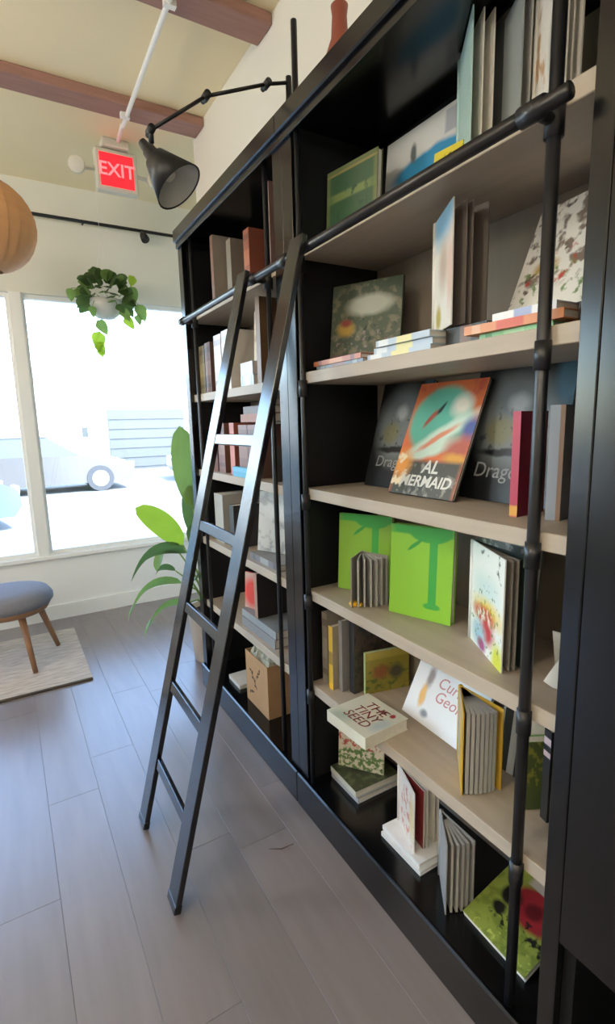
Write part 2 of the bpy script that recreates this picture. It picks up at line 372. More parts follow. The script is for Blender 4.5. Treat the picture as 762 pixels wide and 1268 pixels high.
def title(bk, body, u, v, size, col, shear=0, rough=.4, bold=0, rz=0):
    o = lettering('title_lettering', body, size, flat(col), bk, ((u - .5) * bk['w'], -bk['t'] - .0004, v * bk['H']), shear=shear, bold=bold)
    if rz: o.rotation_euler = (math.pi / 2, -math.radians(rz), 0)
    return o
def fan(label, Sp, z, r, H, angs, cover='#888888', front=None, page=None, pt=.003, name='board_book', arts=None, back=None):
    """book standing open on its lower edge: boards spread round an upright spine"""
    th = thing(name, label, 'book', (Sp[0], Sp[1], z))
    n = len(angs)
    for i, a in enumerate(angs):
        end = i in (0, n - 1); rr = r if end else r - .004; th_ = .003 if end else pt
        bm = bmesh.new(); uvl = bm.loops.layers.uv.new('UVMap'); bx(bm, (.006, -th_ / 2, 0 if end else .003), (rr, th_ / 2, H if end else H - .003))
        bmesh.ops.recalc_face_normals(bm, faces=bm.faces)
        for f in bm.faces:
            if f.normal.y < -.9:
                f.material_index = 1
                for lp in f.loops: lp[uvl].uv = (lp.vert.co.x / rr, lp.vert.co.z / H)
        nm = 'cover' if end else 'page'
        me = bpy.data.meshes.new(nm); bm.to_mesh(me); bm.free()
        base = flat(back if (back and i == n - 1) else cover) if end else (page or M_greyp)
        fa = (arts or {}).get(i, front if i == 0 and front else base)
        o = link(nm, me, [base, fa], th); o.rotation_euler = (0, 0, math.radians(a))
    a0 = math.radians((angs[0] + angs[-1]) / 2)
    tube('spine', [(0, 0, 0), (0, 0, H)], .0062, flat(cover), th, 8)
    return th
A_blackbook = art('print_moonlit_scene', '#17191b', [('ell', .48, .60, .42, .36, '#70777a', .25), ('ell', .35, .52, .16, .1, '#77765a', .3), ('ell', .5, .72, .1, .07, '#a9adb0', .4), ('spk', 9, .56, '#40464a', (.45, .5, .4, .2)), ('ell', .45, .36, .3, .03, '#0e0f10', .3), ('ell', .95, .9, .13, .2, '#44687c', .3)])
A_mer = art('print_mermaid_cover', '#d9774a', [('spk', 4, .5, '#c9584a', (.3, .95, .7, .15)), ('ell', .47, .66, .44, .30, '#6cc1ad', .1), ('ell', .74, .78, .13, .09, '#f0ecdc', .5), ('ell', .55, .52, .48, .075, '#d6ebdc', .3, 24), ('ell', .45, .40, .36, .07, '#cfe6d8', .3, 12), ('ell', .52, .50, .26, .028, '#e39a7c', .35, 24), ('ell', .34, .68, .11, .028, '#b8685a', .35, 42), ('ell', .45, .77, .07, .018, '#2d3a40', .35, 48), ('ell', .95, .58, .11, .09, '#5a6fae', .5), ('ell', .86, .40, .17, .11, '#b5655a', .5), ('ell', .86, .33, .16, .05, '#d8a24a', .4), ('rect', .5, .13, .5, .17, '#4a4f4c', .12), ('spk', 7, .52, '#8f918a', (.5, .13, .6, .15)), ('ell', .1, .26, .13, .12, '#e8a04c', .5), ('spk', 7, .5, '#f4e7c9', (.1, .2, .16, .2))])
A_wood = art('print_woodland_cover', '#42503f', [('spk', 7, .5, '#6d6a58', (.5, .5, .6, .6)), ('spk', 12, .58, '#8d7f8a', (.4, .2, .5, .2)), ('ell', .55, .70, .32, .13, '#a8ac9e', .25), ('ell', .22, .42, .12, .09, '#b8953c', .4), ('ell', .22, .5, .08, .05, '#8e3a34', .4), ('spk', 9, .6, '#222a22', (.7, .35, .35, .25)), ('rect', .5, .06, .5, .03, '#6f5a60', .2)])
A_lime = lambda n, c: art(n, c, [('rect', .5, .97, .5, .06, '#3fa648', .2), ('ell', .64, .95, .34, .11, '#3fa648', .08), ('rect', .70, .55, .062, .40, '#3fa648', .06), ('ell', .70, .155, .13, .035, '#3fa648', .15), ('ell', .40, .80, .13, .022, '#3a9a42', .2, 30)], wob=.05, wscale=2.5)
A_flower = art('print_bright_flower_cover', '#eef1ec', [('ell', .5, .62, .35, .14, '#d6e6e4', .5), ('spk', 8, .60, '#58605c', (.65, .85, .4, .2)), ('ell', .55, .42, .4, .1, '#e9d069', .5), ('ell', .45, .36, .32, .09, '#c8523a', .3), ('spk', 7, .5, '#e7e3da', (.5, .3, .4, .14)), ('ell', .55, .22, .2, .1, '#c23a4a', .4), ('ell', .3, .14, .2, .12, '#a7cfe0', .5), ('ell', .4, .06, .12, .06, '#a34a86', .4), ('ell', .88, .06, .16, .14, '#d3d94a', .4), ('spk', 13, .58, '#6f8f57', (.5, .3, .5, .35))])
A_jungle = art('print_leafy_flower_cover', '#e6e4dc', [('spk', 6, .52, '#7d6f66', (.4, .7, .6, .5)), ('spk', 9, .55, '#6f8a56', (.4, .15, .7, .3)), ('spk', 5, .57, '#b8433a', (.55, .35, .5, .2)), ('spk', 8, .6, '#5c4f49', (.3, .5, .5, .6)), ('ell', .3, .42, .12, .06, '#b8923f', .4)])
A_poppy = art('print_poppy_field', '#cfc6b2', [('spk', 8, .48, '#a83a34', (.5, .68, .6, .24)), ('spk', 9, .45, '#58763c', (.5, .2, .6, .3)), ('spk', 12, .6, '#2f4423', (.6, .25, .5, .3))])
A_bug = art('print_red_beetle', '#8a9c48', [('spk', 5, .5, '#74873a', (.5, .5, .7, .7)), ('ell', .62, .66, .34, .26, '#8d2531', .12), ('ell', .62, .64, .12, .10, '#5a1620', .3), ('ell', .3, .6, .14, .12, '#14171a', .2), ('spk', 7, .52, '#14171a', (.6, .32, .42, .18)), ('ell', .28, .38, .10, .08, '#14171a', .3), ('spk', 11, .58, '#b3c465', (.55, .1, .5, .14)), ('rect', .7, .97, .35, .09, '#b9b6b2', .1)])
A_sky = art('print_blue_sky_cover', '#e8e4da', [('ell', .5, .95, .7, .2, '#86b4cf', .5), ('ell', .55, .55, .22, .2, '#c9b7a4', .5), ('ell', .3, .12, .14, .1, '#b9a94e', .4), ('ell', .9, .45, .14, .3, '#e0c2b4', .5)])
A_beach = art('print_blue_shore_cover', '#d8d9d6', [('ell', .62, .58, .5, .14, '#3f92c0', .15), ('ell', .38, .76, .035, .09, '#5f6668', .3), ('rect', .9, .86, .14, .1, '#a9adb4', .1)])
A_olive = art('print_olive_gold_cover', '#5f6b45', [('rect', .5, .5, .43, .42, '#35553d', .05), ('rect', .5, .62, .42, .05, '#6e7f4e', .3), ('spk', 6, .56, '#2c4a38', (.5, .4, .5, .4)), ('rect', .5, .93, .5, .015, '#8a7e50', .2)])
A_red = art('print_pink_page', '#efe6dc', [('spk', 6, .52, '#d98f80', (.6, .4, .45, .5)), ('ell', .85, .5, .12, .35, '#e8d49a', .5)])
A_redpage = art('print_crimson_page', '#7d2a2c', [('spk', 6, .58, '#a64a44', (.5, .5, .5, .5))])
A_animals = art('print_yellow_meadow', '#8e8438', [('spk', 6, .52, '#5a6a34', (.5, .3, .6, .4)), ('ell', .35, .5, .18, .16, '#8d5a3a', .4), ('ell', .7, .45, .15, .18, '#4a4a3c', .4), ('rect', .5, .92, .5, .1, '#a99a48', .2)])
A_white = art('print_white_cover_yellow_patch', '#e9ebec', [('ell', .2, .42, .045, .2, '#e3b04a', .3), ('ell', .23, .74, .05, .16, '#8f7f78', .4), ('ell', .3, .16, .05, .06, '#7b7f84', .4)])
A_seed = art('print_cream_seed_cover', '#d8d7c3', [('ell', .78, .36, .06, .05, '#6a4a52', .3), ('ell', .82, .18, .06, .05, '#a83a3f', .2), ('ell', .45, .12, .2, .1, '#b9c6c4', .6), ('ell', .1, .75, .16, .2, '#b6c6b6', .6)])
A_grey = art('print_pale_grey_photo_cover', '#b9b8b4', [('spk', 4, .52, '#8d8d8c', (.5, .5, .7, .6)), ('ell', .5, .7, .3, .16, '#d8d7d2', .5)])
A_stripe = lambda n, base, c1, c2: art(n, base, [('rect', .5, .5, .6, .14, c1, .1), ('rect', .5, .86, .6, .05, c2, .1), ('rect', .5, .16, .6, .04, c2, .1)])

z1, z2, z3, z4, z5, z6 = ZSH[0], ZSH[1], ZSH[2], ZSH[3], ZSH[4], .1255
# --- near bookcase, top shelf
book('olive green book with gilt border at the left end of the top shelf', (.93, 1.432), (.965, 1.23), z1, .215, 3, .02, '#5b5f3c', A_olive)
book('wide pale picture book with blue shore scene leaning on the top shelf', (1.07, 1.335), (1.08, 1.03), z1, .285, 5, .012, '#8a8072', A_beach)
book('small bright yellow book beside the blue shore picture book', (.955, 1.005), (.965, .925), z1, .10, 8, .012, '#c3b53a', art('print_yellow_card', '#c9bb38', [('spk', 6, .55, '#5c5a2a', (.5, .5, .5, .4))]))
fan('tall book standing open with a pale teal cover on the top shelf', (1.04, 1.00), z1, .17, .315, (232, 240, 248, 260), '#a9c6c0', page=M_pages, name='picture_book', arts={3: mat('dark_endpaper', '#4a4c4a', .6)}, back='#55585a')
fan('tall book standing open with smoke grey boards on the top shelf', (1.06, .93), z1, .19, .30, (240, 246, 252), '#8c9290', page=M_greyp, name='picture_book', back='#b9b6a4')
book('cream picture book leaning on the back of the top shelf', (1.085, .88), (1.09, .62), z1, .27, 5, .012, '#b4ad96', art('print_cream_lawn', '#b9b39b', [('ell', .3, .08, .5, .14, '#5f5d2c', .4)]))
fan('upright book with white floral cover next to the post on the top shelf', (1.0, .76), z1, .14, .29, (238, 243, 249), '#d8d4cb', front=art('print_blossom', '#dedad0', [('spk', 4, .54, '#b8916a', (.3, .4, .4, .5)), ('ell', .6, .55, .12, .2, '#8a9a86', .5)]), page=M_pages, name='picture_book')
# --- second shelf
book('woodland picture book with mushrooms and a pale scroll at the left of the second shelf', (.925, 1.415), (1.03, 1.205), z2 + .028, .235, 8, .012, '#3c4238', A_wood)
book('flat orange-spined book under the woodland picture book', (.862, 1.165), (1.08, 1.165), z2 + .0145, .245, 90, .014, '#b06a48', spine=A_stripe('spine_orange', '#bd7146', '#c98a5c', '#8f5a4a'))
book('flat slate-blue book at the bottom under the orange-spined one', (.866, 1.16), (1.08, 1.16), z2, .24, 90, .014, '#6d7682', spine=A_stripe('spine_slate', '#7b8390', '#8b6f6a', '#9aa3ad'))
for i, (n, dx) in enumerate((('lowest', .0), ('middle', .006), ('topmost', -.003))):
    book(f'thin pale blue and yellow paperback lying flat, {n} of three on the second shelf', (.862 + dx, .90), (1.06 + dx, .90), z2 + i * .0155, .235 - .02 * i, 90, .015, '#b7c3cb', spine=art('spine_pale_blue_yellow', '#aebccb', [('rect', .5, .45, .6, .14, '#d8d08f', .1), ('rect', .5, .85, .6, .1, '#d9dde0', .1)]))
book('thick black book lying flat under the open sky-blue book', (.90, .775), (1.08, .775), z2, .115, 90, .046, '#1d1d1f', spine=A_stripe('spine_black_brown', '#2a2624', '#6b5248', '#191818'))
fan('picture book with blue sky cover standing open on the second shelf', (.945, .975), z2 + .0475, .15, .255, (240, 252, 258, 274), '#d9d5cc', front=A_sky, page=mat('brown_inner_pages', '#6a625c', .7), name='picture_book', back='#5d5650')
book('leafy flower picture book leaning right of the post on the second shelf', (.985, .80), (.95, .565), z2 + .05, .25, 22, .012, '#4a4f48', A_jungle)
book('flat green-edged book at the bottom right of the second shelf', (.868, .60), (1.08, .60), z2, .165, 90, .013, '#8fc48a', spine=A_stripe('spine_green', '#8cc98c', '#a8d8a0', '#6aa86c'))
book('flat orange and coral book stacked above the green-edged one', (.860, .575), (1.07, .585), z2 + .0135, .215, 90, .017, '#cf8a62', spine=A_stripe('spine_coral', '#d08a5e', '#c9604e', '#d9a888'))
book('flat white and blue book on top of the coral one', (.875, .60), (1.07, .60), z2 + .031, .14, 90, .018, '#c8d0dc', spine=A_stripe('spine_white_blue', '#e6e8ea', '#9aa9cf', '#f2f2f0'))
book('thick black book lying flat behind the post on the second shelf', (.90, .523), (1.08, .523), z2, .05, 90, .04, '#1c1d1e')
# --- third shelf
b7 = book('black picture book with moonlit scene at the left of the third shelf', (1.02, 1.365), (1.03, 1.145), z3, .335, 16, .012, '#1b1d1f', A_blackbook)
title(b7, 'Dragon', .5, .24, .05, '#8f9496', .15); 
bmr = book('orange and teal mermaid picture book leaning in the middle of the third shelf', (.962, 1.172), (.968, .925), z3, .335, 23, .012, '#2c2c2c', A_mer)
title(bmr, 'AL', .56, .245, .052, '#d9dcd8', .15, bold=.001); title(bmr, 'MERMAID', .53, .12, .044, '#e3e5e0', .15, bold=.001)
b9 = book('black picture book with moonlit scene behind the thin red book', (1.055, .985), (1.045, .70), z3, .345, 12, .012, '#1b1d1f', A_blackbook)
title(b9, 'Dragon', .42, .22, .055, '#8f9496', .15)
book('thin crimson book standing spine out beside the near post', (.925, .70), (1.03, .711), z3, .222, 0, .018, '#6e1a2c', spine=art('spine_crimson', '#b5405a', [('rect', .5, .06, .6, .05, '#d9a24a', .2)]), name='hardcover_book')
book('blue-grey book standing spine out right of the near post', (.955, .622), (1.11, .65), z3, .232, 0, .03, '#7b828c', spine=art('spine_bluegrey', '#8a919b', [('rect', .85, .5, .16, .6, '#7d6250', .1)]), name='hardcover_book')
# --- fourth shelf
book('lime green picture book with a tree, partly hidden behind the small board book', (.93, 1.395), (1.015, 1.225), z4, .255, 4, .018, '#7aa83a', A_lime('print_lime_tree_back', '#86b53a'))
book('lime green picture book with a tree, in front in the middle of the fourth shelf', (.931, 1.128), (.993, .945), z4, .262, 3, .024, '#86bd3c', A_lime('print_lime_tree_front', '#8cc63c'))
fan('small grey board book fanned open beside the lime green books', (.935, 1.265), z4, .098, .155, (214, 226, 238, 250, 262, 274, 286), '#8d8a84', pt=.005)
du = thing('toy_duck', 'tiny yellow toy at the foot of the small grey board book', 'toy', (.872, 1.222, z4))
lathe('body', [(0, 0), (.012, .001), (.016, .008), (.011, .015), (0, .018)], flat('#d9a520'), du, 12); lathe('wing', [(0, 0), (.008, .003), (.009, .008), (0, .014)], flat('#e0b030'), du, 10, (.012, -.016, 0))
book('grey-green picture book leaning behind the bright flower book', (1.05, .93), (1.03, .73), z4, .27, 5, .014, '#5c6660', art('print_grey_green', '#69756c', [('spk', 6, .52, '#c9cdc6', (.4, .6, .6, .4)), ('rect', .5, .96, .5, .05, '#d9d9d4', .2)]))
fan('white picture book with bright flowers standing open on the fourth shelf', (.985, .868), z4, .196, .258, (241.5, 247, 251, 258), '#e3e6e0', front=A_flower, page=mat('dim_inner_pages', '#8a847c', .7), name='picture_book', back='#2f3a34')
pl = thing('paper_card', 'white folded card leaning in the corner of the fourth shelf', 'card', (.93, .60, z4))
bm = bmesh.new(); bx(bm, (-.0008, -.02, 0), (.0008, .02, .105)); fin(bm, 'front', flat('#e8e8e4'), pl).rotation_euler = (.35, .6, .3)
bm = bmesh.new(); bx(bm, (-.0008, -.02, 0), (.0008, .02, .105)); o = fin(bm, 'back', flat('#dcdcd6'), pl); o.rotation_euler = (.0, -.35, .3); o.location = (.09, .03, 0)
# --- fifth shelf
book('tall tan book standing at the left end of the fifth shelf', (.885, 1.40), (1.07, 1.41), z5, .255, 0, .03, '#8c8378', spine=A_stripe('spine_tan', '#8f877d', '#a39a8e', '#6f675e'), name='hardcover_book')
book('yellow-spined book next to the tall tan one', (.875, 1.352), (1.06, 1.36), z5, .225, 0, .022, '#9a8f7a', spine=art('spine_yellow', '#c9a83f', [('rect', .5, .5, .6, .1, '#8f7a3a', .1), ('rect', .5, .04, .6, .06, '#e0b52e', .1)]), name='hardcover_book')
book('pale grey book next to the yellow-spined one', (.895, 1.325), (1.07, 1.335), z5, .25, 0, .018, '#7d7b78', name='hardcover_book')
book('dark charcoal book behind the small meadow picture book', (.92, 1.292), (1.09, 1.302), z5, .26, 0, .024, '#2b2c30', front=art('print_dark_brown', '#4a4038', [('spk', 5, .5, '#2d2a28', (.5, .5, .6, .6))]), name='hardcover_book')
book('small meadow picture book with yellow cover and pale green spine', (.948, 1.268), (1.108, 1.236), z5, .145, 0, .014, '#a9bf8a', A_animals, spine=flat('#a9c48c'))
bs = book('cream book with dark red title lying flat over the front edge of the fifth shelf', (.772, 1.035), (.935, 1.045), z5, .178, 90, .036, '#d5d4c2', A_seed)
M_tt = title(bs, 'THE\nTINY\nSEED', .5, .5, .046, '#7a2f30', .12); M_tt.rotation_euler = (math.pi / 2, math.radians(90), 0)
bw = book('white landscape picture book with red script title leaning on the fifth shelf', (.985, 1.13), (.975, .85), z5, .185, 27, .012, '#dfe1e2', A_white)
title(bw, 'Curious\nGeorge', .62, .62, .048, '#c98a8a', .3)
fan('thick grey board book with yellow covers fanned open on the fifth shelf', (.955, .868), z5, .135, .215, (226, 231, 236, 241, 246, 251, 256, 261, 270), '#c9a23c', pt=.008)
book('white book with black bands behind the fanned yellow board book', (1.02, .80), (1.02, .68), z5, .24, 8, .014, '#d9d9d0', art('print_black_bands', '#d9d9cf', [('rect', .15, .5, .1, .6, '#3a3d38', .05), ('rect', .5, .5, .08, .6, '#4a4d46', .05)]))
book('green picture book standing beside the near post on the fifth shelf', (.945, .662), (1.03, .615), z5, .165, 3, .03, '#7fae6c', art('print_green_garden', '#4b5a34', [('spk', 5, .5, '#8a8a3f', (.4, .7, .5, .4))]), spine=art('spine_pale_green', '#8fc07c', [('rect', .5, .92, .6, .08, '#d5e4cc', .1), ('rect', .5, .05, .6, .06, '#e6ece0', .1)]))
book('dark book with pink bands next to the green picture book', (.955, .61), (1.035, .585), z5, .22, 0, .022, '#23262b', spine=art('spine_dark_pink', '#23262b', [('rect', .5, .88, .6, .04, '#c9b2b8', .1), ('rect', .5, .74, .6, .03, '#c9b2b8', .1)]), name='hardcover_book')
book('tan picture book leaning behind the green and dark books', (1.07, .68), (1.06, .53), z5, .27, 9, .012, '#a89478', art('print_tan_tent', '#b09a7c', [('ell', .4, .4, .3, .3, '#75665a', .3)]))
# --- bottom shelf
book('pale grey book lying flat under the poppy books on the bottom shelf', (.905, 1.255), (1.09, 1.255), z6, .165, 90, .02, '#a9adb5')
book('dark-covered book lying flat on the pale grey one', (.90, 1.262), (1.085, 1.258), z6 + .021, .16, 90, .022, '#c6c9bd', front=art('print_dark_pond', '#39432e', [('spk', 5, .5, '#5a6440', (.5, .5, .6, .6)), ('ell', .5, .6, .25, .2, '#20281e', .4)]))
book('poppy picture book standing on the flat books on the bottom shelf', (.93, 1.41), (1.03, 1.275), z6 + .0435, .165, 4, .012, '#8a8272', A_poppy)
book('white book lying flat, lower of two under the open crimson book', (.887, .935), (1.01, .935), z6, .175, 90, .014, '#e4e5e4')
book('white book lying flat, upper of two under the open crimson book', (.892, .945), (1.015, .942), z6 + .0145, .17, 90, .014, '#ecedec')
fan('book with crimson endpaper standing open on two white books', (.955, 1.105), z6 + .029, .135, .195, (248, 262, 268, 282, 288), '#e6ded4', front=A_red, page=M_pages, arts={1: A_redpage}, name='picture_book')
fan('grey board book fanned open near the right of the bottom shelf', (.94, .912), z6, .124, .205, (232, 239, 246, 253, 260, 268), '#9a9a98', pt=.006)
book('green picture book with red beetle lying tilted at the right of the bottom shelf', (.900, .79), (.892, .60), z6, .20, 72, .016, '#e7e9e4', A_bug)
# --- far bookcase
zo = -.008
F1, F2, F3, F4, F5 = [z + zo for z in ZSH]
def spine_out(label, y, z, H, t, d, cover, spine=None, x=.87, front=None, name='hardcover_book', group=None, sk=0):
    return book(label, (x, y), (x + d, y + sk), z, H, 0, t, cover, front, spine, name=name, group=group)
spine_out('large taupe book with rust spine, farthest on the top shelf of the far bookcase', 2.235, F1, .285, .03, .19, '#8d8378', flat('#7d5a4c'))
spine_out('grey-brown book second from the far end of that top shelf', 2.04, F1, .215, .045, .17, '#6d665c', flat('#7a7266'))
spine_out('rust-red book third from the far end of that top shelf', 1.865, F1, .20, .05, .18, '#7d4636', A_stripe('spine_rust', '#8a4c3a', '#a8684e', '#6b3a2e'))
spine_out('tall dusty pink book by the divider on the top shelf of the far bookcase', 1.69, F1, .29, .03, .2, '#7a6058', flat('#8a6c62'))
spine_out('olive clothbound book at the far end of the second shelf', 2.415, F2, .225, .072, .17, '#7c6c4c', A_stripe('spine_olive', '#8a7a58', '#a3936c', '#6d5f44'))
spine_out('chestnut clothbound book next to the olive one', 2.335, F2, .23, .072, .17, '#5f4438', A_stripe('spine_chestnut', '#6b4c3f', '#8a6a58', '#523a30'))
spine_out('blush pink clothbound book left of the ladder on the second shelf', 2.20, F2, .245, .085, .18, '#b5a093', A_stripe('spine_blush', '#c2aea3', '#d6c8bf', '#a38f85'))
spine_out('ivory clothbound book beside the blush pink one', 2.10, F2, .25, .09, .18, '#c9c2b6', A_stripe('spine_ivory', '#d2ccc0', '#bfb5a6', '#b0a698'))
book('white and blue paperback lying flat, upper of two behind the ladder', (.868, 1.875), (1.04, 1.875), F2 + .0445, .115, 90, .05, '#c9d2dc', spine=flat('#d3dae2'), name='paperback_book')
book('grey-blue paperback lying flat, lower of two behind the ladder', (.868, 1.868), (1.05, 1.868), F2, .125, 90, .044, '#a9b2bb', spine=A_stripe('spine_greyblue', '#b3bcc6', '#d5dbe0', '#8f9aa6'), name='paperback_book')
book('cream picture book leaning behind the ladder on the second shelf', (.93, 1.99), (.96, 1.85), F2 + .10, .20, 3, .012, '#c2b7a2', art('print_cream_plate', '#cfc6b2', [('spk', 5, .55, '#a08f74', (.5, .4, .5, .4))]))
spine_out('brown book by the divider on the second shelf', 1.80, F2, .315, .035, .2, '#6b5138', flat('#7d6248'))
spine_out('dark red leather book at the far end of the third shelf', 2.31, F3, .215, .06, .16, '#5a3a32', flat('#6b443a'))
spine_out('brown leather book second along the third shelf', 2.215, F3, .225, .08, .17, '#6d4a3c', A_stripe('spine_leather', '#7a5444', '#8f6a58', '#5f4034'))
spine_out('coral-spined book between the brown leather volumes', 2.10, F3, .225, .05, .17, '#8a4a3a', art('spine_coral_small', '#b5604a', [('rect', .5, .25, .6, .25, '#c97a64', .3)]))
spine_out('broad brown leather volume behind the ladder rung', 1.96, F3, .215, .09, .2, '#6b4a40', A_stripe('spine_broad', '#7a5548', '#87624f', '#684638'))
spine_out('brown leather volume right of the broad one', 1.87, F3, .215, .085, .2, '#664840', A_stripe('spine_broad2', '#74524a', '#7f5d50', '#604238'))
book('rust leather book lying flat across the third shelf volumes', (.875, 1.78), (1.05, 1.78), F3 + .226, .25, 90, .032, '#8a5c48', spine=flat('#96664f'), name='hardcover_book')
book('grey leather book lying flat on the rust one', (.88, 1.79), (1.05, 1.79), F3 + .2585, .22, 90, .03, '#5c5450', spine=flat('#6b625d'), name='hardcover_book')
book('sky blue booklet lying flat, lower of two on the third shelf', (.845, 1.90), (.868, 1.90), F3, .17, 90, .02, '#5aa9cf', name='paperback_book')
book('sky blue booklet lying flat, upper of two on the third shelf', (.845, 1.905), (.868, 1.905), F3 + .0205, .165, 90, .02, '#6ab6da', name='paperback_book')
spine_out('slim grey book by the divider on the third shelf', 1.715, F3, .13, .025, .15, '#55524f', flat('#77736e'))
spine_out('pale grey book at the far end of the fourth shelf', 2.28, F4, .235, .11, .16, '#a8a6a0', flat('#b2b0aa'))
spine_out('charcoal book next to the pale grey one on the fourth shelf', 2.15, F4, .20, .05, .16, '#3a3a3c', flat('#454547'))
book('large pale grey photo book leaning on the fourth shelf of the far bookcase', (.90, 1.97), (1.02, 1.70), F4 + .026, .255, 7, .014, '#8f8e8b', A_grey)
book('grey magazine lying flat in front of the photo book', (.865, 1.70), (1.02, 1.70), F4, .27, 90, .025, '#8a8987', spine=A_stripe('spine_magazine', '#75747a', '#a5a5a5', '#5c5c5e'), name='paperback_book')
book('dark grey book lying flat, upper of two on the fifth shelf of the far bookcase', (.866, 1.755), (1.05, 1.755), F5 + .0405, .34, 90, .034, '#7d8286', spine=flat('#8f9599'), name='hardcover_book')
book('brown-grey book lying flat, lower of two on the fifth shelf of the far bookcase', (.863, 1.76), (1.05, 1.76), F5, .33, 90, .04, '#6d625c', spine=flat('#7f8285'), name='hardcover_book')
book('red picture book standing on the fifth shelf of the far bookcase', (.885, 2.10), (.925, 1.975), F5 + .075, .165, 3, .012, '#b5453f', art('print_red_tower', '#b9a096', [('ell', .35, .45, .4, .4, '#c9403a', .3)]))
spine_out('tan-spined book with black cover beside the red picture book', 1.93, F5 + .075, .2, .03, .16, '#2a2727', flat('#a08070'))
book('thin white pamphlet lying on the bottom shelf beside the kraft bag', (.87, 2.18), (.97, 2.18), z6, .14, 90, .02, '#d9d9d6', name='paperback_book')
bg = thing('kraft_bag', 'tan kraft paper bag with dark sprig print on the bottom shelf behind the ladder', 'bag', (.93, 1.98, z6))
bm = bmesh.new(); hw, hd, hh, tt = .115, .058, .245, .003
for lo, hi in (((-hd, -hw, 0), (-hd + tt, hw, hh)), ((hd - tt, -hw, 0), (hd, hw, hh)), ((-hd + tt, -hw, 0), (hd - tt, -hw + tt, hh)), ((-hd + tt, hw - tt, 0), (hd - tt, hw, hh)), ((-hd + tt, -hw + tt, 0), (hd - tt, hw - tt, tt))): bx(bm, lo, hi)
fin(bm, 'bag_body', mat('kraft_paper', '#b08d68', .8, .2, .1, 20), bg)
bm = bmesh.new(); gx, gy = 7, 13; vv = []
for a in range(gx):
    vv.append([bm.verts.new((-.052 + .104 * a / (gx - 1), -.108 + .216 * b / (gy - 1), hh - .02 + (random.uniform(0, .045) if 0 < a < gx - 1 and 0 < b < gy - 1 else 0))) for b in range(gy)])
for a in range(gx - 1):
    for b in range(gy - 1): bm.faces.new((vv[a][b], vv[a + 1][b], vv[a + 1][b + 1], vv[a][b + 1]))
fin(bm, 'tissue_paper', mat('pale_green_tissue', '#b4b8aa', .9, .1, .15, 30), bg)
for j, (cy, cz, ln, a) in enumerate(((.03, .13, .10, .9), (.055, .06, .05, -.4), (-.02, .17, .06, 2.2))):
    bm = bmesh.new(); d = Vector((0, math.cos(a), math.sin(a))); c = Vector((-hd - .0006, cy, cz))
    tb(bm, [c - d * ln / 2, c + d * ln / 2], .0012, 5)
    for k in range(5):
        p = c + d * ln * (k / 5 - .4); n = Vector((0, -d.z, d.y)) * (1 if k % 2 else -1)
        tb(bm, [p, p + (n + d) * ln * .09, p + (n * 1.4 + d * 2) * ln * .09], [.001, .0026, .0004], 5)
    fin(bm, 'sprig_print', flat('#4a3d30'), bg)

# ------------------------------------------------------------------ things above the bookcases
lp = thing('wall_lamp', 'black jointed arm lamp with cone shade above the bookcases', 'lamp', (.90, 1.585, 2.305))
def ll(p): return (p[0] - .90, p[1] - 1.585, p[2] - 2.305)
J0, J1, J2, J3 = (.895, 1.585, 2.452), (.825, 1.59, 2.432), (.628, 1.60, 2.352), (.457, 1.60, 2.222)
lathe('base', [(0, 0), (.035, 0), (.035, .012), (.012, .02), (.009, .165), (0, .167)], M_iron, lp, 20)
for nm, a, b in (('short_arm', J0, J1), ('upper_arm', J1, J2), ('lower_arm', J2, J3)): tube(nm, [ll(a), ll(b)], .0052, M_iron, lp, 10)
for j in (J1, J2, J3):
    bm = bmesh.new(); tb(bm, [ll((j[0], j[1] - .016, j[2])), ll((j[0], j[1] + .016, j[2]))], .011, 12); tb(bm, [ll((j[0], j[1] + .016, j[2])), ll((j[0], j[1] + .03, j[2]))], [.004, .008], 8); fin(bm, 'joint_knob', M_iron, lp, True)
sh = lathe('shade', [(.012, .165), (.016, .14), (.020, .135), (.022, .112), (.034, .105), (.078, 0), (.075, 0), (.031, .102), (0, .105)], M_iron, lp, 28)
axis = Vector((-.075, .055, .115)).normalized()
mo = Vector(ll((.530, 1.60, 2.088)))
SHM = Matrix.Translation(mo) @ axis.to_track_quat('Z', 'Y').to_matrix().to_4x4(); sh.matrix_local = SHM
lin_ = lathe('shade_lining', [(.0728, .002), (.0295, .098), (0, .099)], mat('grey_enamel', '#c9c9c4', .4), lp, 28); lin_.matrix_local = SHM
bulb = lathe('bulb', [(0, .03), (.016, .036), (.024, .055), (.016, .082), (.012, .1)], mat('opal_bulb', '#d9d6cc', .4), lp, 16); bulb.matrix_local = SHM
lathe('neck', [(0, -.02), (.008, -.02), (.008, .02), (0, .02)], M_iron, lp, 10).location = Vector(ll(J3)) - Vector((0, 0, .012))
va = thing('bottle_vase', 'reddish brown clay bottle standing on top of the near bookcase', 'vase', (1.0, 1.445, 2.305))
lathe('body', [(0, 0), (.05, 0), (.062, .04), (.064, .10), (.045, .17), (.026, .22), (.022, .28), (.026, .305), (.02, .31), (.016, .29), (0, .28)], mat('clay_glaze', '#8a4a3a', .5, .4, .2, 15), va, 24)
lathe('foot_ring', [(.04, 0), (.052, 0), (.052, .008), (.04, .008)], mat('clay_foot', '#6b3a2e', .7), va, 24)

